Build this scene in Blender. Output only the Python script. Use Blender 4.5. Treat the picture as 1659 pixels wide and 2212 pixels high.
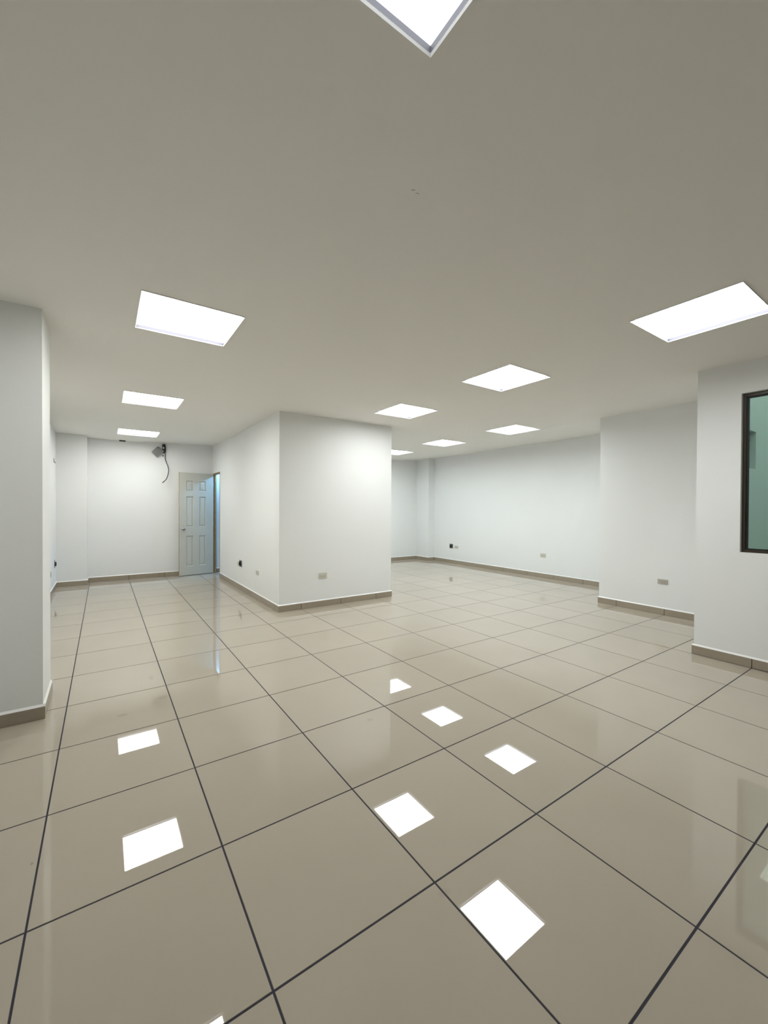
import bpy, bmesh, math, random
from mathutils import Vector, Matrix

for o in list(bpy.data.objects):
    bpy.data.objects.remove(o)
scene = bpy.context.scene
col = scene.collection

# ---------------------------------------------------------------- camera
CAM = (0.20731, -1.11422, 1.35900)
YAW, PITCH, ROLL, FPX = 0.599751, -0.0085719, 0.0045531, 886.0885
cam_data = bpy.data.cameras.new('camera')
cam_data.sensor_fit = 'HORIZONTAL'
cam_data.sensor_width = 36.0
cam_data.lens = 36.0 * FPX / 1659.0
cam_data.clip_start = 0.02
cam = bpy.data.objects.new('camera', cam_data)
col.objects.link(cam)
fw = Vector((math.sin(YAW) * math.cos(PITCH), math.cos(YAW) * math.cos(PITCH), math.sin(PITCH)))
rt = Vector((math.cos(YAW), -math.sin(YAW), 0))
up = rt.cross(fw)
r2 = rt * math.cos(ROLL) + up * math.sin(ROLL)
u2 = -rt * math.sin(ROLL) + up * math.cos(ROLL)
m = Matrix((r2, u2, -fw)).transposed().to_4x4()
m.translation = Vector(CAM)
cam.matrix_world = m
scene.camera = cam

# ---------------------------------------------------------------- world, exposure
world = bpy.data.worlds.new('world')
scene.world = world
world.use_nodes = True
bg = world.node_tree.nodes['Background']
bg.inputs['Color'].default_value = (0.88, 0.98, 1.0, 1)
bg.inputs['Strength'].default_value = 1.2
scene.view_settings.view_transform = 'Standard'
scene.view_settings.look = 'None'
scene.view_settings.gamma = 1.0
scene.view_settings.use_curve_mapping = False
scene.view_settings.exposure = 0.50
LAMP = 13.0                      # radiance of the ceiling panels
WARM = (0.985, 1.0, 0.95)
NEUT = (0.965, 1.0, 0.985)
COOL = (0.90, 0.985, 1.0)
BLUE = (0.24, 0.57, 1.0)

# ---------------------------------------------------------------- materials
def mat(name, color, rough=0.5, metal=0.0, spec=0.5, noise=0.0, nscale=6.0, bump=0.0, bscale=300.0,
        rand=0.0, coat=0.0):
    m = bpy.data.materials.new(name)
    m.use_nodes = True
    nt = m.node_tree
    b = nt.nodes['Principled BSDF']
    b.inputs['Base Color'].default_value = (*color, 1)
    b.inputs['Roughness'].default_value = rough
    b.inputs['Metallic'].default_value = metal
    b.inputs['Specular IOR Level'].default_value = spec
    b.inputs['Coat Weight'].default_value = coat
    tc = nt.nodes.new('ShaderNodeNewGeometry')
    if noise or rand:
        mul = nt.nodes.new('ShaderNodeMix')
        mul.data_type = 'RGBA'; mul.blend_type = 'MULTIPLY'
        mul.inputs[0].default_value = 1.0
        mul.inputs[6].default_value = (*color, 1)
        mr = nt.nodes.new('ShaderNodeMapRange')
        n = nt.nodes.new('ShaderNodeTexNoise')
        n.inputs['Scale'].default_value = nscale
        n.inputs['Detail'].default_value = 5
        nt.links.new(tc.outputs['Position'], n.inputs['Vector'])
        mr.inputs[1].default_value = 0.25; mr.inputs[2].default_value = 0.75
        mr.inputs[3].default_value = 1 - noise; mr.inputs[4].default_value = 1.0
        nt.links.new(n.outputs['Fac'], mr.inputs[0])
        src = mr.outputs[0]
        if rand:
            oi = nt.nodes.new('ShaderNodeObjectInfo')
            mr2 = nt.nodes.new('ShaderNodeMapRange')
            mr2.inputs[3].default_value = 1 - rand; mr2.inputs[4].default_value = 1.0
            nt.links.new(oi.outputs['Random'], mr2.inputs[0])
            mm = nt.nodes.new('ShaderNodeMath'); mm.operation = 'MULTIPLY'
            nt.links.new(mr.outputs[0], mm.inputs[0]); nt.links.new(mr2.outputs[0], mm.inputs[1])
            src = mm.outputs[0]
        nt.links.new(src, mul.inputs[7])
        nt.links.new(mul.outputs[2], b.inputs['Base Color'])
    if bump:
        n2 = nt.nodes.new('ShaderNodeTexNoise')
        n2.inputs['Scale'].default_value = bscale
        n2.inputs['Detail'].default_value = 3
        nt.links.new(tc.outputs['Position'], n2.inputs['Vector'])
        bp = nt.nodes.new('ShaderNodeBump')
        bp.inputs['Strength'].default_value = bump
        bp.inputs['Distance'].default_value = 0.002
        nt.links.new(n2.outputs['Fac'], bp.inputs['Height'])
        nt.links.new(bp.outputs['Normal'], b.inputs['Normal'])
    return m

def emis(name, color, strength):
    m = bpy.data.materials.new(name)
    m.use_nodes = True
    nt = m.node_tree
    nt.nodes.clear()
    e = nt.nodes.new('ShaderNodeEmission')
    e.inputs['Color'].default_value = (*color, 1)
    e.inputs['Strength'].default_value = strength
    o = nt.nodes.new('ShaderNodeOutputMaterial')
    nt.links.new(e.outputs[0], o.inputs[0])
    return m

M = {}
M['wall'] = mat('wall_paint', (0.835, 0.845, 0.838), rough=0.62, spec=0.3, noise=0.025, nscale=1.2, bump=0.10, bscale=160)
M['wall_cool'] = M['wall']
M['ceiling'] = mat('ceiling_paint', (0.86, 0.845, 0.805), rough=0.8, spec=0.2, noise=0.02, nscale=0.9, bump=0.05, bscale=160)
M['grout'] = mat('dark_grout', (0.030, 0.027, 0.048), rough=0.8, noise=0.4, nscale=9)
M['skirt'] = mat('skirting_ceramic', (0.365, 0.308, 0.238), rough=0.25, noise=0.10, nscale=14, rand=0.07)
M['skirt_joint'] = mat('skirting_joint', (0.030, 0.022, 0.020), rough=0.8)
M['caulk'] = mat('white_caulk', (0.88, 0.88, 0.87), rough=0.35)
M['frame_metal'] = mat('white_enamel_frame', (0.80, 0.80, 0.82), rough=0.3, spec=0.6)
M['throat'] = mat('grey_lamp_throat', (0.060, 0.058, 0.082), rough=0.6)
M['door'] = mat('door_paint', (0.57, 0.555, 0.485), rough=0.32, noise=0.06, nscale=4)
M['wood'] = mat('raw_pine', (0.34, 0.19, 0.075), rough=0.6, noise=0.35, nscale=12)
M['wood_edge'] = mat('raw_door_edge', (0.50, 0.36, 0.18), rough=0.6, noise=0.3, nscale=20)
M['chrome'] = mat('brushed_steel', (0.42, 0.40, 0.38), rough=0.22, metal=1.0)
M['cream'] = mat('cream_plastic', (0.60, 0.59, 0.50), rough=0.35)
M['pale'] = mat('pale_grey_plastic', (0.54, 0.54, 0.48), rough=0.4)
M['taupe'] = mat('aged_ivory_plastic', (0.47, 0.44, 0.38), rough=0.4)
M['slot'] = mat('dark_slot', (0.10, 0.095, 0.085), rough=0.7)
M['steel_grey'] = mat('galvanised_plate', (0.17, 0.17, 0.175), rough=0.45, metal=0.3)
M['cover_grey'] = mat('grey_metal_cover', (0.20, 0.20, 0.195), rough=0.42, metal=0.2)
M['black'] = mat('black_plastic', (0.008, 0.008, 0.012), rough=0.4)
M['cable'] = mat('dark_cable_sheath', (0.035, 0.032, 0.045), rough=0.45)
M['brown'] = mat('brown_tape', (0.11, 0.045, 0.035), rough=0.6)
M['red'] = mat('dark_red_wire', (0.12, 0.010, 0.03), rough=0.5)
M['white_bit'] = mat('white_connector', (0.8, 0.8, 0.78), rough=0.4)
M['bronze'] = mat('bronze_aluminium', (0.028, 0.019, 0.007), rough=0.30, spec=0.5)
M['gasket'] = mat('black_gasket', (0.004, 0.004, 0.005), rough=0.5)
M['stucco'] = mat('light_well_plaster', (0.72, 0.75, 0.72), rough=0.8, noise=0.08, nscale=1.5)
M['concrete'] = mat('concrete', (0.35, 0.35, 0.33), rough=0.85, noise=0.2, nscale=5)
M['lamp_blue'] = emis('lamp_daylight_blue', BLUE, 820.0)

# polished porcelain tile: clear smooth glaze, faint clouding, a few scuffs at fixed places
def tile_material():
    m = mat('polished_porcelain', (0.455, 0.400, 0.328), rough=0.010, spec=0.72, noise=0.05, nscale=2.2, rand=0.04)
    nt = m.node_tree
    b = nt.nodes['Principled BSDF']
    geo = [n for n in nt.nodes if n.type == 'NEW_GEOMETRY'][0]
    # gentle waviness of the polish
    n2 = nt.nodes.new('ShaderNodeTexNoise'); n2.inputs['Scale'].default_value = 9; n2.inputs['Detail'].default_value = 2
    nt.links.new(geo.outputs['Position'], n2.inputs['Vector'])
    bp = nt.nodes.new('ShaderNodeBump'); bp.inputs['Strength'].default_value = 0.012; bp.inputs['Distance'].default_value = 0.001
    nt.links.new(n2.outputs['Fac'], bp.inputs['Height'])
    nt.links.new(bp.outputs['Normal'], b.inputs['Normal'])
    # scuffs
    prev = b.inputs['Base Color'].links[0].from_socket
    spots = [(0.307, 2.052, 0.035, 0.018, 0.8), (0.56, 2.19, 0.05, 0.035, 0.5), (0.52, 2.62, 0.02, 0.06, 0.4),
             (1.20, -0.05, 0.03, 0.02, 0.35), (1.62, 1.10, 0.03, 0.02, 0.35), (2.35, 3.45, 0.05, 0.02, 0.4),
             (2.48, 1.63, 0.03, 0.015, 0.3), (-0.02, 0.92, 0.006, 0.010, 1.5)]
    sxyz = nt.nodes.new('ShaderNodeSeparateXYZ')
    nz = nt.nodes.new('ShaderNodeTexNoise'); nz.inputs['Scale'].default_value = 35; nz.inputs['Detail'].default_value = 4
    nt.links.new(geo.outputs['Position'], nz.inputs['Vector'])
    nt.links.new(geo.outputs['Position'], sxyz.inputs[0])
    def mth(op, a, bb=None):
        n = nt.nodes.new('ShaderNodeMath'); n.operation = op
        for i, v in enumerate((a, bb)):
            if v is None: continue
            if isinstance(v, (int, float)): n.inputs[i].default_value = v
            else: nt.links.new(v, n.inputs[i])
        return n.outputs[0]
    total = None
    for x, y, sx, sy, a in spots:
        dx = mth('DIVIDE', mth('SUBTRACT', sxyz.outputs[0], x), sx)
        dy = mth('DIVIDE', mth('SUBTRACT', sxyz.outputs[1], y), sy)
        r = mth('ADD', mth('MULTIPLY', dx, dx), mth('MULTIPLY', dy, dy))
        v = mth('MULTIPLY', mth('MAXIMUM', mth('SUBTRACT', 1.0, r), 0.0), a)
        total = v if total is None else mth('ADD', total, v)
    fac = mth('MULTIPLY', mth('MULTIPLY', total, nz.outputs['Fac']), 0.7)
    mx = nt.nodes.new('ShaderNodeMix'); mx.data_type = 'RGBA'
    nt.links.new(fac, mx.inputs[0])
    nt.links.new(prev, mx.inputs[6])
    mx.inputs[7].default_value = (0.14, 0.12, 0.10, 1)
    nt.links.new(mx.outputs[2], b.inputs['Base Color'])
    return m
M['tile'] = tile_material()

def glass_material():
    m = bpy.data.materials.new('green_tinted_glass')
    m.use_nodes = True
    nt = m.node_tree; nt.nodes.clear()
    o = nt.nodes.new('ShaderNodeOutputMaterial')
    t = nt.nodes.new('ShaderNodeBsdfTransparent'); t.inputs[0].default_value = (0.73, 0.84, 0.785, 1)
    g = nt.nodes.new('ShaderNodeBsdfGlossy'); g.inputs['Roughness'].default_value = 0.02
    f = nt.nodes.new('ShaderNodeFresnel'); f.inputs[0].default_value = 1.5
    mx = nt.nodes.new('ShaderNodeMixShader')
    nt.links.new(f.outputs[0], mx.inputs[0]); nt.links.new(t.outputs[0], mx.inputs[1]); nt.links.new(g.outputs[0], mx.inputs[2])
    nt.links.new(mx.outputs[0], o.inputs[0])
    return m
M['glass'] = glass_material()

# ---------------------------------------------------------------- helpers
def obj(name, bm, material, parent=None, loc=(0, 0, 0), smooth=False):
    me = bpy.data.meshes.new(name)
    bmesh.ops.recalc_face_normals(bm, faces=bm.faces)
    bm.to_mesh(me); bm.free()
    if smooth:
        for p in me.polygons: p.use_smooth = True
    me.materials.append(M[material] if isinstance(material, str) else material)
    o = bpy.data.objects.new(name, me)
    col.objects.link(o)
    o.location = loc
    if parent: o.parent = parent
    return o

def box(bm, x0, x1, y0, y1, z0, z1, bevel=0.0):
    vs = [bm.verts.new((x, y, z)) for z in (z0, z1) for y in (y0, y1) for x in (x0, x1)]
    fs = []
    for q in ((0, 2, 3, 1), (4, 5, 7, 6), (0, 1, 5, 4), (2, 6, 7, 3), (0, 4, 6, 2), (1, 3, 7, 5)):
        fs.append(bm.faces.new([vs[i] for i in q]))
    if bevel:
        es = list({e for f in fs for e in f.edges})
        bmesh.ops.bevel(bm, geom=es, offset=bevel, segments=2, profile=0.5, affect='EDGES')
    return bm

def thing(name, label, cat, loc=(0, 0, 0), group=None, rot=(0, 0, 0)):
    o = bpy.data.objects.new(name, None)
    o.empty_display_size = 0.1
    col.objects.link(o)
    o.location = loc; o.rotation_euler = rot
    o['label'] = label; o['category'] = cat
    if group: o['group'] = group
    return o

def tag(o, label, cat, group=None):
    o['label'] = label; o['category'] = cat
    if group: o['group'] = group
    return o

def struct(o, label=None):
    o['kind'] = 'structure'
    if label: o['label'] = label
    return o

def tube(bm, pts, r, seg=8):
    rings = []
    n = len(pts)
    pts = [Vector(p) for p in pts]
    prev = None
    for i, p in enumerate(pts):
        t = (pts[min(i + 1, n - 1)] - pts[max(i - 1, 0)]).normalized()
        a = Vector((0, 1, 0)) if abs(t.y) < 0.9 else Vector((1, 0, 0))
        if prev is None: s = t.cross(a).normalized()
        else: s = (prev - t * prev.dot(t)).normalized()
        prev = s
        w = t.cross(s)
        rr = r[i] if isinstance(r, (list, tuple)) else r
        rings.append([bm.verts.new(p + (s * math.cos(k * 2 * math.pi / seg) + w * math.sin(k * 2 * math.pi / seg)) * rr) for k in range(seg)])
    for i in range(n - 1):
        for k in range(seg):
            bm.faces.new((rings[i][k], rings[i][(k + 1) % seg], rings[i + 1][(k + 1) % seg], rings[i + 1][k]))
    bm.faces.new(rings[0]); bm.faces.new(rings[-1][::-1])
    return bm

def spline(pts, n=8):
    out = []
    P = [Vector(p) for p in pts]
    P = [2 * P[0] - P[1]] + P + [2 * P[-1] - P[-2]]
    for i in range(1, len(P) - 2):
        for k in range(n):
            t = k / n
            out.append(0.5 * ((2 * P[i]) + (-P[i - 1] + P[i + 1]) * t + (2 * P[i - 1] - 5 * P[i] + 4 * P[i + 1] - P[i + 2]) * t * t
                              + (-P[i - 1] + 3 * P[i] - 3 * P[i + 1] + P[i + 2]) * t ** 3))
    out.append(P[-2])
    return out

# ---------------------------------------------------------------- levels of the room (metres; floor tiles are 0.6 m)
XL = -0.46           # left wall
YB = 8.012           # far wall
YR = -2.9            # wall behind the camera
BX0, BX1, BY0 = 2.095, 3.882, 4.062     # the boxed-out room in the middle
YF = 7.60            # far wall of the right bay
X3, X2, X1 = 7.435, 6.185, 4.818        # the stepped right wall
Y2, Y1 = 2.05, 0.425
WT = 2.80            # wall tops, above the ceiling

# ---------------------------------------------------------------- floor: grout bed and tiles
bm = bmesh.new()
box(bm, -0.8, 7.8, -3.1, 8.4, -0.12, -0.0016)
floor = struct(obj('floor', bm, 'grout'), 'glossy beige square floor tiles with dark grout joints')
T, G = 0.6, 0.0060
bm = bmesh.new()
h = (T - G) / 2
def frustum(bm, h0, h1, z0, z1, zc):
    r = []
    for (hh, z) in ((h0, z0), (h0, zc), (h1, z1)):
        r.append([bm.verts.new((sx * hh, sy * hh, z)) for sx, sy in ((-1, -1), (1, -1), (1, 1), (-1, 1))])
    for a, b in ((0, 1), (1, 2)):
        for k in range(4):
            bm.faces.new((r[a][k], r[a][(k + 1) % 4], r[b][(k + 1) % 4], r[b][k]))
    bm.faces.new(r[0][::-1]); bm.faces.new(r[2])
frustum(bm, h, h - 0.0010, -0.008, 0.0, -0.0010)
random.seed(3)
first = None
M['tile_edge'] = mat('tile_edge', (0.30, 0.26, 0.21), rough=0.7, spec=0.2)
for i in range(-1, 13):
    for j in range(-5, 14):
        cx, cy = (i + 0.5) * T, (j + 0.5) * T
        if cx > 5.0 and cy < 0.2: continue
        if cx > 6.5 and cy < 1.75: continue
        if first is None:
            first = obj('tile', bm, 'tile', floor, (cx, cy, 0)); o = first
            first.data.materials.append(M['tile_edge'])
            for p in first.data.polygons:
                if p.normal.z < 0.99: p.material_index = 1
        else:
            o = first.copy(); col.objects.link(o); o.location = (cx, cy, 0)

# ---------------------------------------------------------------- ceiling: one skin with a hole for each light panel
S = 0.292            # half size of a light opening
LIGHTS = [  # x, y, material, label
    (0.685, 1.945, (WARM, 0.90), 'largest whole ceiling panel light on the left side, nearest the white pier'),
    (0.685, 4.430, (WARM, 1.55), 'middle panel light of the left row leading to the door'),
    (0.697, 6.985, (WARM, 1.18), 'farthest panel light of the left row, above the far wall by the door'),
    (0.666, -0.527, (NEUT, 0.25), 'ceiling panel light overhead, only its near corner in view at the top edge'),
    (3.408, -0.060, (NEUT, 0.95), 'bright ceiling panel light at the right edge, nearest the window wall'),
    (3.422, 1.515, (NEUT, 1.15), 'panel light in front of the boxed room, right of its corner and nearer the viewer'),
    (3.446, 3.135, (NEUT, 1.15), 'panel light just above the top right corner of the boxed room'),
    (5.560, 3.115, (COOL, 1.45), 'nearest panel light of the right bay, beside the long white wall'),
    (5.575, 4.725, (COOL, 1.5), 'middle panel light of the right bay'),
    (5.590, 6.330, (COOL, 1.5), 'farthest panel light of the right bay, half hidden by the boxed room'),
    (3.408, -1.660, (NEUT, 0.12), 'unseen fill panel light added behind the viewer on the right'),  # out of view, added as fill light by continuing the row
]
HC = [(2.09, 4.06, 2.62), (3.88, 4.04, 2.622), (6.18, 2.05, 2.69), (6.18, 0.9, 2.685), (4.81, 0.43, 2.660), (4.81, -0.6, 2.655), (7.43, 2.7, 2.69),
      (7.43, 4.6, 2.69), (7.43, 6.9, 2.68), (7.2, 7.6, 2.665), (6.4, 7.6, 2.625), (4.6, 7.6, 2.62),
      (-0.46, 7.75, 2.618), (0.0, 8.0, 2.605), (0.5, 8.0, 2.597), (1.2, 8.0, 2.625), (2.1, 8.0, 2.655), (2.1, 6.0, 2.62),
      (-0.46, 4.0, 2.62), (-0.46, 0.0, 2.62), (2.0, -2.0, 2.62), (2.0, 2.0, 2.62), (2.0, 0.3, 2.62), (4.6, 1.6, 2.635), (3.0, 6.0, 2.62)]
for l in LIGHTS: HC.append((l[0], l[1], 2.615 if l[0] > 5 else 2.62))
def ceil_z(x, y):
    for l in LIGHTS:
        d = max(abs(x - l[0]), abs(y - l[1]))
        if d < S + 0.02: return 2.615 if l[0] > 5 else 2.62
    sw = sz = 0
    for px, py, pz in HC:
        w = 1.0 / (((x - px) ** 2 + (y - py) ** 2) ** 1.6 + 0.002)
        sw += w; sz += w * pz
    return sz / sw
xs, ys = {-0.7, 7.7, 4.9}, {-3.0, 8.3, 0.36}
for l in LIGHTS:
    xs |= {round(l[0] - S, 4), round(l[0] + S, 4)}; ys |= {round(l[1] - S, 4), round(l[1] + S, 4)}
def refine(s, step=0.22):
    s = sorted(s); out = []
    for a, b in zip(s[:-1], s[1:]):
        n = max(1, int(math.ceil((b - a) / step)))
        out += [a + (b - a) * k / n for k in range(n)]
    return out + [s[-1]]
xs, ys = refine(xs), refine(ys)
bm = bmesh.new()
V = {}
def cv(i, j):
    if (i, j) not in V: V[i, j] = bm.verts.new((xs[i], ys[j], ceil_z(xs[i], ys[j])))
    return V[i, j]
for i in range(len(xs) - 1):
    for j in range(len(ys) - 1):
        cx, cy = (xs[i] + xs[i + 1]) / 2, (ys[j] + ys[j + 1]) / 2
        if any(abs(cx - l[0]) < S and abs(cy - l[1]) < S for l in LIGHTS): continue
        if cx > 4.9 and cy < 0.36: continue
        bm.faces.new((cv(i, j), cv(i, j + 1), cv(i + 1, j + 1), cv(i + 1, j)))
ceiling = obj('ceiling', bm, 'ceiling', smooth=True)
struct(ceiling, 'plain white plaster ceiling, slightly uneven, with square light openings')
# its two small paint flakes
for k, pts in enumerate((((1.214, 0.178), (1.222, 0.172), (1.228, 0.170)), ((1.238, 0.182), (1.246, 0.176), (1.254, 0.177)))):
    bm = bmesh.new()
    tube(bm, [(x, y, 2.6205) for x, y in pts], [0.0012, 0.0022, 0.001], 6)
    obj('paint_flake', bm, M['pale'], ceiling)

# ---------------------------------------------------------------- walls
def wall(name, x0, x1, y0, y1, label, z0=0.0, z1=WT, material='wall'):
    bm = bmesh.new(); box(bm, x0, x1, y0, y1, z0, z1)
    return struct(obj(name, bm, material), label)

wall('wall_left', XL - 0.15, XL, YR - 0.15, YB + 0.15, 'long white left wall behind the near pier')
wall('wall_left_near_pier', XL, -0.115, 2.285, 2.738, 'grey-white pier at the left edge of the picture')
wall('wall_left_far_pier', XL, -0.030, 7.742, YB, 'shallow white pier in the far left corner')
wall('wall_far', XL, BX1, YB, YB + 0.15, 'white far wall behind the open door')
wall('wall_far_right', BX1, X3, YF, YF + 0.15, 'white end wall of the right bay')
wall('wall_far_right_pier', 7.225, X3, 7.09, YF, 'slim pier in the corner of the right bay')
wall('wall_right', X3, X3 + 0.15, Y2 - 0.12, YF + 0.15, 'long bluish white wall of the right bay')
wall('wall_right_pier', 7.385, X3, Y2, 2.665, 'shallow step at the near end of the long right wall')
wall('wall_right_middle_return', X2, X3, Y2 - 0.12, Y2, 'return wall hidden behind the middle step')
wall('wall_right_middle', X2, X2 + 0.13, Y1, Y2 - 0.12, 'middle step of the right wall, with a low socket')
wall('wall_rear', XL, X1 + 0.14, YR - 0.15, YR, 'plain grey wall behind the viewer', 0, WT, 'concrete')  # never in view; grey picked to cut bounce onto the near ceiling

# boxed-out room
OY0, OY1, OZ = 7.355, 7.985, 2.068           # rough opening of the door
wall('wall_box_front', BX0, BX1, BY0, BY0 + 0.12, 'bright white front of the boxed room')
wall('wall_box_right', BX1 - 0.12, BX1, BY0 + 0.12, YB, 'hidden right side of the boxed room')
bm = bmesh.new()
box(bm, BX0, BX0 + 0.060, BY0 + 0.12, OY0, 0, WT)
box(bm, BX0, BX0 + 0.060, OY0, YB, OZ, WT)
struct(obj('wall_box_left', bm, 'wall'), 'cream lit left side of the boxed room, running back to the doorway')

# near right wall with the window opening (leans a touch, as in the photo)
WY0, WY1, WZ0, WZ1 = -0.95, 0.092, 0.989, 2.379
bm = bmesh.new()
box(bm, X1, X1 + 0.14, YR, WY0, 0, WT)
box(bm, X1, X1 + 0.14, WY1, Y1, 0, WT)
box(bm, X1, X1 + 0.14, WY0, WY1, 0, WZ0)
box(bm, X1, X1 + 0.14, WY0, WY1, WZ1, WT)
for v in bm.verts:
    if abs(v.co.y - Y1) < 1e-4: v.co.y += -0.012 * v.co.z / WT
bmesh.ops.remove_doubles(bm, verts=bm.verts, dist=1e-5)
w1 = struct(obj('wall_right_near', bm, 'wall'), 'near white wall at the right edge, holding the window')
wall('wall_right_near_return', X1 + 0.14, X2 + 0.13, Y1 - 0.06, Y1, 'return wall hidden behind the near step')

# ---------------------------------------------------------------- skirting: mortar bed, ceramic pieces, caulk bead
SH, ST = 0.080, 0.012
def skirting(name, axis, face, a0, a1, sign, label, joints=True):
    """axis 'x': runs along x at y=face; sign = side the tiles stand out to"""
    def P(bm, u0, u1, d0, d1, z0, z1, bev=0.0):
        d0, d1 = sorted((face + sign * d0, face + sign * d1))
        if axis == 'x': box(bm, u0, u1, d0, d1, z0, z1, bev)
        else: box(bm, d0, d1, u0, u1, z0, z1, bev)
    bm = bmesh.new(); P(bm, a0 + 0.001, a1 - 0.001, 0, ST - 0.004, 0.0, SH - 0.002)
    root = struct(obj(name, bm, 'skirt_joint'), label)
    cuts = [a0] + ([k * T for k in range(-6, 15) if a0 + 0.03 < k * T < a1 - 0.03] if joints else []) + [a1]
    for k, (u, v) in enumerate(zip(cuts[:-1], cuts[1:])):
        bm = bmesh.new()
        P(bm, u + (0.0026 if k else 0), v - (0.0026 if k < len(cuts) - 2 else 0), 0.0015, ST, 0.0015, SH, 0.0008)
        obj('skirting_tile', bm, 'skirt', root)
    # bead of white caulk: a wedge from the tile's top edge up to the wall
    bm = bmesh.new()
    prof = [(0, SH), (ST - 0.001, SH), (ST - 0.002, SH + 0.0025), (0.002, SH + 0.012), (0, SH + 0.014)]
    ends = []
    for u in (a0, a1):
        r = []
        for d, z in prof:
            q = face + sign * d
            r.append(bm.verts.new((u, q, z) if axis == 'x' else (q, u, z)))
        ends.append(r)
    n = len(prof)
    for k in range(n):
        bm.faces.new((ends[0][k], ends[0][(k + 1) % n], ends[1][(k + 1) % n], ends[1][k]))
    bm.faces.new(ends[0]); bm.faces.new(ends[1])
    obj('caulk_bead', bm, 'caulk', root)
    return root
t = ST
skirting('baseboard_left_rear', 'y', XL, YR, 2.285 - t, 1, 'taupe skirting along the left wall beside the viewer')
skirting('baseboard_near_pier_front', 'x', 2.285, XL, -0.115 + t, -1, 'taupe skirting across the front of the near left pier')
skirting('baseboard_near_pier_side', 'y', -0.115, 2.285, 2.738, 1, 'skirting on the narrow lit side of the near left pier')
skirting('baseboard_left', 'y', XL, 2.738, 7.742 - t, 1, 'skirting receding along the far left wall')
skirting('baseboard_far_pier', 'x', 7.742, XL, -0.030 + t, -1, 'skirting under the shallow far left pier')
skirting('baseboard_far_pier_side', 'y', -0.030, 7.742, YB - t, 1, 'short skirting return beside the far left pier')
skirting('baseboard_far', 'x', YB, -0.030, BX0 + 0.03, -1, 'taupe skirting of the far wall, running behind the door')
skirting('baseboard_box_left', 'y', BX0, BY0, OY0, -1, 'skirting along the left side of the boxed room')
skirting('baseboard_box_front', 'x', BY0, BX0 - t, BX1 + t, -1, 'skirting across the front of the boxed room')
skirting('baseboard_box_right', 'y', BX1, BY0, YF - t, 1, 'skirting on the hidden right side of the boxed room')
skirting('baseboard_far_right', 'x', YF, BX1, 7.225 - t, -1, 'skirting of the end wall of the right bay')
skirting('baseboard_far_right_pier', 'y', 7.225, 7.09 - t, YF, -1, 'skirting on the slim corner pier')
skirting('baseboard_far_right_pier_end', 'x', 7.09, 7.225, X3, -1, 'end of the skirting on the slim corner pier')
skirting('baseboard_right', 'y', X3, 2.665, 7.09 - t, -1, 'long skirting of the right bay wall')
skirting('baseboard_right_pier', 'y', 7.385, Y2, 2.665 + t, -1, 'skirting of the shallow step on the right')
skirting('baseboard_right_middle', 'y', X2, Y1, Y2 + t, -1, 'skirting of the middle step of the right wall')
skirting('baseboard_right_near', 'y', X1, YR, Y1 + t, -1, 'skirting of the near right wall under the window')
skirting('baseboard_right_near_return', 'x', Y1, X1, X2 - t, 1, 'skirting hidden behind the near step')
skirting('baseboard_inner', 'x', YB, BX0 + 0.060, BX1 - 0.12, -1, 'skirting glimpsed through the doorway', joints=False)

# ---------------------------------------------------------------- ceiling panel lights
def make_light(x, y, spec, label):
    key = (spec[0], spec[1])
    if key not in M: M[key] = emis('lamp_panel', spec[0], LAMP * spec[1])
    material = M[key]
    z = 2.615 if x > 5 else 2.62
    root = thing('ceiling_light', label, 'ceiling light', (x, y, z), 'square panel lights in the ceiling')
    bm = bmesh.new()
    a, b, c, d = 0.2950, 0.290, 0.286, 0.2895   # lip outside, lip inside / throat
    prof = [(a, 0.0005), (a, -0.0050), (a - 0.0008, -0.0065), (b, -0.0012), (b - 0.001, -0.0005), (b - 0.001, 0.024), (0.2916, 0.024), (0.2916, 0.0005)]
    rings = []
    for hh, zz in prof:
        rings.append([bm.verts.new((sx * hh, sy * hh, zz)) for sx, sy in ((-1, -1), (1, -1), (1, 1), (-1, 1))])
    n = len(rings)
    for i in range(n):
        for k in range(4):
            bm.faces.new((rings[i][k], rings[i][(k + 1) % 4], rings[(i + 1) % n][(k + 1) % 4], rings[(i + 1) % n][k]))
    fo = obj('frame', bm, 'frame_metal', root)
    fo.data.materials.append(M['throat'])
    for p in fo.data.polygons:
        if abs(p.normal.z) < 0.3 and p.center.z > 0.004 and max(abs(p.center.x), abs(p.center.y)) < 0.2895: p.material_index = 1
    bm = bmesh.new(); box(bm, -0.2888, 0.2888, -0.2888, 0.2888, 0.019, 0.0235)
    obj('diffuser', bm, material, root)
    return root
for l in LIGHTS: make_light(*l)

# ---------------------------------------------------------------- door, frame, and the small room behind
# wooden frame lining the opening
jw = 0.028
bm = bmesh.new(); box(bm, BX0 - 0.002, BX0 + 0.062, OY0, OY1 + 0.0, OZ - jw, OZ, 0.001)
fr = struct(obj('trim_1', bm, 'wood'), 'raw brown wooden lining of the doorway')
bm = bmesh.new(); box(bm, BX0 - 0.004, BX0 + 0.062, OY1 - jw, OY1 + 0.026, 0.0, OZ - jw, 0.001)
obj('jamb', bm, 'wood', fr)
bm = bmesh.new(); box(bm, BX0 - 0.002, BX0 + 0.062, OY0, OY0 + jw, 0.0, OZ - jw, 0.001)
obj('jamb', bm, 'wood', fr)
bm = bmesh.new(); box(bm, BX0 + 0.030, BX0 + 0.046, OY1 - jw - 0.012, OY1 - jw, 0.0, OZ - jw, 0.001)
obj('door_stop', bm, 'wood_edge', fr)

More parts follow.
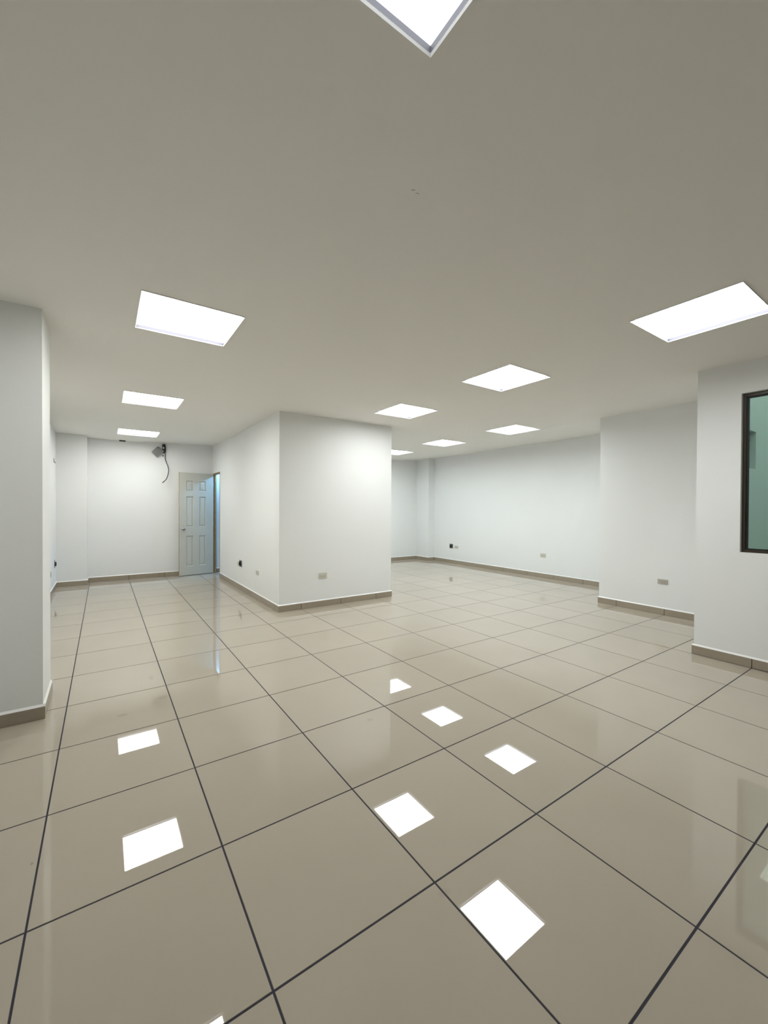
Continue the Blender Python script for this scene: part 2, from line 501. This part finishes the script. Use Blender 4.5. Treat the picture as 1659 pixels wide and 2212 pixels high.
# leaf: built in its own frame, x from the hinge (0) towards the free edge (W), face towards -y
W, DH, TH = 0.662, 2.046, 0.036
hinge = Vector((2.093, 7.930)); free = Vector((1.440, 7.820))
ang = math.atan2(free.y - hinge.y, free.x - hinge.x)
cols_ = [(0.152, 0.284), (0.396, 0.534)]
rows_ = [(0.178, 0.785), (0.962, 1.570), (1.678, 1.882)]
bm = bmesh.new()
xs_ = [0, cols_[0][0], cols_[0][1], cols_[1][0], cols_[1][1], W]
zs_ = [0, rows_[0][0], rows_[0][1], rows_[1][0], rows_[1][1], rows_[2][0], rows_[2][1], DH]
for sgn, yy in ((1, 0.0), (-1, TH)):
    vv = {(i, j): bm.verts.new((xs_[i], yy, zs_[j])) for i in range(6) for j in range(8)}
    for i in range(5):
        for j in range(7):
            c = [vv[i, j], vv[i + 1, j], vv[i + 1, j + 1], vv[i, j + 1]]
            if i in (1, 3) and j in (1, 3, 5):
                q = 0.012; dd = 0.014 * sgn
                inn = [bm.verts.new((xs_[i + (k in (1, 2))] + (q if k in (0, 3) else -q), yy + dd,
                                     zs_[j + (k in (2, 3))] + (q if k in (0, 1) else -q))) for k in range(4)]
                for k in range(4):
                    bm.faces.new((c[k], c[(k + 1) % 4], inn[(k + 1) % 4], inn[k]))
                bm.faces.new(inn)
            else:
                bm.faces.new(c)
for (xa, za, xb, zb) in ((0, 0, W, 0), (W, 0, W, DH), (W, DH, 0, DH), (0, DH, 0, 0)):
    bm.faces.new([bm.verts.new(p) for p in ((xa, 0, za), (xb, 0, zb), (xb, TH, zb), (xa, TH, za))])
bmesh.ops.remove_doubles(bm, verts=bm.verts, dist=1e-5)
# local x runs towards the free edge, so mirror y to keep the panelled face towards the room
for v in bm.verts: v.co.y = -v.co.y + 0.0
door = struct(obj('door_1', bm, 'door', loc=(hinge.x, hinge.y, 0.010)), 'open pale grey-green six-panel door leaning back against the far wall')
door.rotation_euler = (0, 0, ang)
# with this rotation local -y points to the far wall side; the visible face is local y = 0
for (xa, xb) in cols_:
    for (za, zb) in rows_:
        bm = bmesh.new()
        r = []
        for q, dep in ((0.014, 0.0141), (0.036, 0.0030), (0.040, 0.0022)):
            r.append([bm.verts.new((x, -dep, z)) for x, z in ((xa + q, za + q), (xb - q, za + q), (xb - q, zb - q), (xa + q, zb - q))])
        for a in range(2):
            for k in range(4): bm.faces.new((r[a][k], r[a][(k + 1) % 4], r[a + 1][(k + 1) % 4], r[a + 1][k]))
        bm.faces.new(r[0]); bm.faces.new(r[2])
        obj('panel', bm, 'door', door)
# raw edge of the free stile
bm = bmesh.new(); box(bm, W, W + 0.002, -TH, 0, 0.0, DH)
obj('edge_strip', bm, 'wood_edge', door)
# knob: rosette, neck and ball turned on a lathe
bm = bmesh.new()
prof = [(0.0, 0.0), (0.031, 0.0), (0.031, 0.006), (0.018, 0.010), (0.011, 0.014), (0.011, 0.030), (0.020, 0.036), (0.027, 0.046), (0.027, 0.056), (0.018, 0.066), (0.0, 0.069)]
rings = []
for rr, yy in prof[1:-1]:
    rings.append([bm.verts.new((rr * math.cos(k * math.pi / 10), yy, rr * math.sin(k * math.pi / 10))) for k in range(20)])
for a in range(len(rings) - 1):
    for k in range(20): bm.faces.new((rings[a][k], rings[a][(k + 1) % 20], rings[a + 1][(k + 1) % 20], rings[a + 1][k]))
bm.faces.new(rings[0]); bm.faces.new(rings[-1])
kn = obj('knob', bm, 'chrome', door, (0.592, 0.0, 0.925), smooth=True)
kn['label'] = 'round steel door knob'
bm = bmesh.new(); box(bm, W + 0.0018, W + 0.0035, -0.030, -0.006, 0.895, 0.955)
obj('latch_plate', bm, 'chrome', door)
for z in (0.22, 1.03, 1.83):
    bm = bmesh.new(); tube(bm, [(-0.007, -0.004, z - 0.045), (-0.007, -0.004, z + 0.045)], 0.006, 10)
    obj('hinge', bm, 'chrome', door)

# bluish pendant bulb inside the small room
lr = thing('pendant_bulb', 'bluish white pendant bulb inside the room behind the doorway, out of sight', 'lamp', (2.62, 7.78, 2.30))
bm = bmesh.new(); tube(bm, [(0, 0, 0.085), (0, 0, 0.30)], 0.004, 8); obj('cord', bm, 'cable', lr)
bm = bmesh.new(); tube(bm, [(0, 0, 0.028), (0, 0, 0.045), (0, 0, 0.08), (0, 0, 0.09)], [0.016, 0.019, 0.019, 0.008], 14); obj('lamp_holder', bm, 'black', lr)
bm = bmesh.new(); tube(bm, [(0, 0, 0.029), (0, 0, 0.01), (0, 0, -0.012), (0, 0, -0.034), (0, 0, -0.048), (0, 0, -0.055)], [0.014, 0.022, 0.032, 0.031, 0.020, 0.004], 16)
obj('bulb', bm, 'lamp_blue', lr, smooth=True)

# ---------------------------------------------------------------- window in the near right wall
fx = X1 + 0.040
def fbox(x0, x1, y0, y1, z0, z1, m, name, parent, bev=0.0):
    bm = bmesh.new(); box(bm, x0, x1, y0, y1, z0, z1, bev); return obj(name, bm, m, parent)
bm = bmesh.new()
a, bb = 0.0, 0.020
for (y0, y1, z0, z1) in ((WY0, WY1, WZ0, WZ0 + 0.024), (WY0, WY1, WZ1 - 0.028, WZ1), (WY0, WY0 + 0.024, WZ0 + 0.024, WZ1 - 0.028), (WY1 - 0.024, WY1, WZ0 + 0.024, WZ1 - 0.028)):
    box(bm, fx, fx + 0.045, y0, y1, z0, z1)
win = struct(obj('window_1', bm, 'bronze'), 'dark bronze framed fixed window with green tinted glass at the right edge')
bm = bmesh.new()
for (y0, y1, z0, z1) in ((WY0 + .024, WY1 - .024, WZ0 + .024, WZ0 + 0.034), (WY0 + .024, WY1 - .024, WZ1 - 0.040, WZ1 - .028), (WY0 + .024, WY0 + 0.038, WZ0 + .034, WZ1 - .040), (WY1 - 0.038, WY1 - .024, WZ0 + .034, WZ1 - .040)):
    box(bm, fx + 0.012, fx + 0.036, y0, y1, z0, z1)
obj('gasket', bm, 'gasket', win)
fbox(fx + 0.021, fx + 0.027, WY0 + 0.030, WY1 - 0.030, WZ0 + 0.028, WZ1 - 0.032, 'glass', 'pane', win)
fbox(fx - 0.006, fx, WY1 - 0.008, WY1 - 0.001, 1.215, 1.240, 'gasket', 'clip', win)

# light well outside the window: plaster walls open to the sky
PX1 = 7.35
bm = bmesh.new()
PY = 0.300
NX0, NX1, NZ0, NZ1 = 5.30, 6.098, 1.805, 2.212
for (x0, x1, z0, z1) in ((X1 + 0.14, NX0, 0, 4.2), (NX1, PX1, 0, 4.2), (NX0, NX1, 0, NZ0), (NX0, NX1, NZ1, 4.2)):
    box(bm, x0, x1, PY, PY + 0.055, z0, z1)
struct(obj('wall_light_well_end', bm, 'stucco'), 'plaster wall of the light well with a recessed opening')
wall('wall_light_well_recess', NX0, NX1, PY + 0.053, PY + 0.0595, 'grey back of the recess in the light well', NZ0, NZ1, 'concrete')
wall('wall_light_well_side', PX1, PX1 + 0.12, -2.9, PY + 0.055, 'outer plaster wall of the light well', 0, 4.2, 'stucco')
wall('wall_light_well_rear', X1 + 0.14, PX1, -3.02, -2.9, 'rear plaster wall of the light well', 0, 4.2, 'stucco')
bm = bmesh.new(); box(bm, X1 + 0.14, PX1 + 0.12, -2.9, PY, -0.0015, 0.02)
struct(obj('floor_light_well', bm, 'concrete'), 'concrete floor of the light well')

# ---------------------------------------------------------------- wall plates. local frame: x along the wall, y out of the wall, z up
NORM = {'-y': 0.0, '+x': math.pi / 2, '+y': math.pi, '-x': -math.pi / 2}
def plate_root(name, label, cat, loc, facing, group=None):
    # local -y faces out of the wall
    return thing(name, label, cat, loc, group, (0, 0, NORM[facing]))
def lbox(name, m, parent, x0, x1, z0, z1, y0, y1, bev=0.0):
    bm = bmesh.new(); box(bm, x0, x1, -y1, -y0, z0, z1, bev); return obj(name, bm, m, parent)
def duplex(label, loc, facing, w=0.122, h=0.074, m='cream'):
    r = plate_root('power_outlet', label, 'outlet', loc, facing, 'double power outlets low on the walls')
    lbox('cover_plate', m, r, -w / 2, w / 2, -h / 2, h / 2, 0.0, 0.007, 0.002)
    for s in (-1, 1):
        rc = lbox('receptacle', m, r, s * 0.022 - 0.0185, s * 0.022 + 0.0185, -0.017, 0.017, 0.0065, 0.0105, 0.0015)
        bm = bmesh.new()
        for dx, z0, z1 in ((-0.008, -0.001, 0.010), (0.008, -0.001, 0.010)):
            box(bm, s * 0.022 + dx - 0.0018, s * 0.022 + dx + 0.0018, -0.0109, -0.0100, z0, z1)
        tube(bm, [(s * 0.022, -0.0100, -0.009), (s * 0.022, -0.0109, -0.009)], 0.003, 10)
        obj('slots', bm, 'slot', rc)
    for s in (-1, 1):
        bm = bmesh.new(); tube(bm, [(s * 0.052, -0.0065, 0), (s * 0.052, -0.0082, 0)], 0.003, 10)
        obj('screw', bm, 'taupe', r)
    return r
def round_socket(label, loc, facing, w=0.115, h=0.112, rr=0.040):
    r = plate_root('heavy_duty_socket', label, 'socket', loc, facing, 'grey plates with a round black socket')
    lbox('cover_plate', 'steel_grey', r, -w / 2, w / 2, -h / 2, h / 2, 0.0, 0.006, 0.0015)
    bm = bmesh.new()
    prof = [(rr, 0.005), (rr, 0.020), (rr * 0.92, 0.024), (rr * 0.80, 0.024), (rr * 0.76, 0.012)]
    rings = [[bm.verts.new((q * math.cos(k * math.pi / 12), -yy, q * math.sin(k * math.pi / 12))) for k in range(24)] for q, yy in prof]
    for a in range(len(rings) - 1):
        for k in range(24): bm.faces.new((rings[a][k], rings[a][(k + 1) % 24], rings[a + 1][(k + 1) % 24], rings[a + 1][k]))
    bm.faces.new(rings[0]); bm.faces.new(rings[-1])
    sk = obj('socket_face', bm, 'black', r)
    for k in range(3):
        an = math.pi / 2 + k * 2 * math.pi / 3
        c = Vector((math.cos(an) * rr * 0.42, 0, math.sin(an) * rr * 0.42))
        bm = bmesh.new(); box(bm, c.x - 0.003, c.x + 0.003, -0.0128, -0.0115, c.z - 0.007, c.z + 0.007)
        obj('contact_slot', bm, 'slot', sk)
    for s in (-1, 1):
        bm = bmesh.new(); tube(bm, [(0, -0.0055, s * (h / 2 - 0.008)), (0, -0.0078, s * (h / 2 - 0.008))], 0.004, 10)
        obj('screw', bm, 'chrome', r)
    return r
def blank(label, loc, facing, w=0.118, h=0.072, m='pale'):
    r = plate_root('blank_wall_plate', label, 'wall plate', loc, facing, 'blank plates low on the walls')
    lbox('cover_plate', m, r, -w / 2, w / 2, -h / 2, h / 2, 0.0, 0.006, 0.002)
    lbox('insert', m, r, -w / 2 + 0.02, w / 2 - 0.02, -h / 2 + 0.014, h / 2 - 0.014, 0.0055, 0.0075, 0.0008)
    return r

duplex('cream double outlet low on the front of the boxed room', (2.719, BY0, 0.424), '-y', 0.128, 0.078)
duplex('small white outlet beside the round socket on the long right wall', (X3, 6.268, 0.407), '-x', 0.125, 0.074, 'cream')
duplex('lone cream outlet low in the middle of the long right wall', (X3, 3.833, 0.438), '-x', 0.125, 0.076)
duplex('ivory outlet on the middle step of the right wall, nearest the window', (X2, 1.223, 0.427), '-x', 0.120, 0.064, 'taupe')
round_socket('round black socket on a grey plate, left side of the boxed room', (BX0, 5.868, 0.432), '-x', 0.145, 0.105, 0.040)
blank('small white plate just beyond the round socket near the doorway', (BX0, 6.010, 0.412), '-x', 0.100, 0.070, 'cream')
blank('pale blank plate nearest the corner on the left side of the boxed room', (BX0, 4.974, 0.394), '-x', 0.125, 0.066)
round_socket('round black socket on a grey plate on the long right wall', (X3, 6.445, 0.421), '-x', 0.120, 0.112, 0.038)
round_socket('round black socket seen edge-on on the far left wall', (XL, 7.52, 0.418), '+x', 0.09, 0.125, 0.036)
blank('grey plate seen edge-on, just past the near left pier', (XL, 6.89, 0.327), '+x', 0.12, 0.085, 'taupe')

# small wire hook high on the left wall
hk = thing('wall_hook', 'tiny dark wire hook high on the left wall beyond the near pier', 'hook', (XL, 7.43, 2.115))
bm = bmesh.new(); box(bm, 0.0, 0.005, -0.016, 0.016, -0.028, 0.034, 0.001); obj('back_plate', bm, 'steel_grey', hk)
bm = bmesh.new(); tube(bm, spline([(0.003, 0.0, -0.01), (0.010, 0.02, -0.03), (0.016, 0.05, -0.034), (0.018, 0.075, -0.026)], 5), 0.004, 8); obj('hook_wire', bm, 'slot', hk)

# short black slot vent at the far wall
sl = thing('slot_vent', 'short black slot vent on the ceiling by the far wall, below the last left light', 'vent', (0.497, 7.890, ceil_z(0.497, 7.890)))
bm = bmesh.new(); box(bm, -0.050, 0.050, -0.010, 0.010, -0.019, 0.001, 0.002); obj('housing', bm, 'black', sl)
for q in (-0.006, 0.0, 0.006):
    bm = bmesh.new(); box(bm, -0.046, 0.046, q - 0.0012, q + 0.0012, -0.0215, -0.0185); obj('slat', bm, 'slot', sl)

# open junction box at the top of the far wall, with its cover, wires and a dangling cord
yw = YB
jb = thing('junction_box', 'open black junction box with tilted grey cover and dangling cord, high left of the door', 'junction box', (1.190, yw, 2.44))
bm = bmesh.new()
def oval(bm, pts, y0, y1):
    a = [bm.verts.new((x, y0, z)) for x, z in pts]; b = [bm.verts.new((x, y1, z)) for x, z in pts]
    n = len(pts)
    for k in range(n): bm.faces.new((a[k], a[(k + 1) % n], b[(k + 1) % n], b[k]))
    bm.faces.new(a); bm.faces.new(b[::-1])
oval(bm, [(-0.028, 0.160), (0.010, 0.160), (0.020, 0.130), (0.030, 0.105), (0.033, 0.050), (0.030, 0.005), (0.012, -0.008), (-0.018, 0.005), (-0.032, 0.030), (-0.034, 0.070), (-0.030, 0.110), (-0.031, 0.135)], 0.0, -0.045)
obj('housing', bm, 'black', jb)
bm = bmesh.new(); bmesh.ops.create_uvsphere(bm, u_segments=12, v_segments=8, radius=0.014)
for v in bm.verts: v.co.z *= 1.35
c = obj('connector', bm, 'white_bit', jb, (-0.012, -0.048, 0.085), smooth=True); c['label'] = 'white wire connector'
bm = bmesh.new(); tube(bm, spline([(-0.010, -0.03, 0.01), (-0.016, -0.04, -0.004), (-0.006, -0.045, -0.018), (-0.002, -0.045, -0.006), (0.008, -0.03, 0.01)], 5), 0.006, 8)
w = obj('wire_loop', bm, 'red', jb, smooth=True); w['label'] = 'dark red wire loop'
bm = bmesh.new(); tube(bm, spline([(-0.012, -0.004, -0.062), (-0.016, -0.02, -0.066), (-0.030, -0.028, -0.064)], 5), [0.009] * 5 + [0.012] * 3 + [0.006] * 3, 8)
w = obj('wire_nut', bm, 'brown', jb, smooth=True); w['label'] = 'brown taped wire end'
# the cover plate, hanging tilted
JO = Vector((1.190, yw, 2.44)); off = Vector((1.077, yw - 0.055, 2.440)) - JO
bm = bmesh.new()
pp = [(-0.104, -0.006), (-0.010, 0.098), (0.016, 0.103), (0.110, 0.020), (0.104, 0.008), (-0.010, -0.105)]
oval(bm, pp, 0.0, -0.004)
cv_ = obj('cover', bm, 'cover_grey', jb, off); cv_['label'] = 'grey square metal cover hanging tilted'
bm = bmesh.new()
oval(bm, [(-0.104, -0.006), (-0.010, -0.105), (-0.008, -0.100), (-0.099, -0.004)], -0.003, 0.012)
oval(bm, [(-0.010, -0.105), (0.104, 0.008), (0.100, 0.011), (-0.010, -0.100)], -0.003, 0.012)
obj('folded_lip', bm, 'steel_grey', cv_)
bm = bmesh.new(); tube(bm, [(0.010, -0.0035, 0.088), (0.010, -0.0065, 0.088)], 0.008, 10); obj('screw', bm, 'black', cv_)
bm = bmesh.new(); tube(bm, spline([(0.088, -0.001, 0.010), (0.094, 0.012, 0.010), (0.092, 0.020, 0.020)], 4), 0.003, 6); obj('tie_wire', bm, 'black', cv_)
# dangling cord
bm = bmesh.new()
cp = [(1.212, yw - 0.018, 2.60), (1.2125, yw - 0.022, 2.50), (1.211, yw - 0.025, 2.39), (1.210, yw - 0.03, 2.310), (1.222, yw - 0.05, 2.262), (1.240, yw - 0.07, 2.20), (1.254, yw - 0.085, 2.150),
      (1.261, yw - 0.095, 2.095), (1.257, yw - 0.10, 2.040), (1.246, yw - 0.10, 1.985), (1.229, yw - 0.10, 1.930), (1.208, yw - 0.10, 1.895), (1.178, yw - 0.10, 1.862), (1.150, yw - 0.10, 1.838)]
sp = [p - JO for p in spline(cp, 6)]
tube(bm, sp, [0.0075] * (len(sp) - 8) + [0.009] * 6 + [0.006] * 2, 10)
cord = obj('hanging_cord', bm, 'cable', jb, smooth=True); cord['label'] = 'dark cord dangling in a curve'
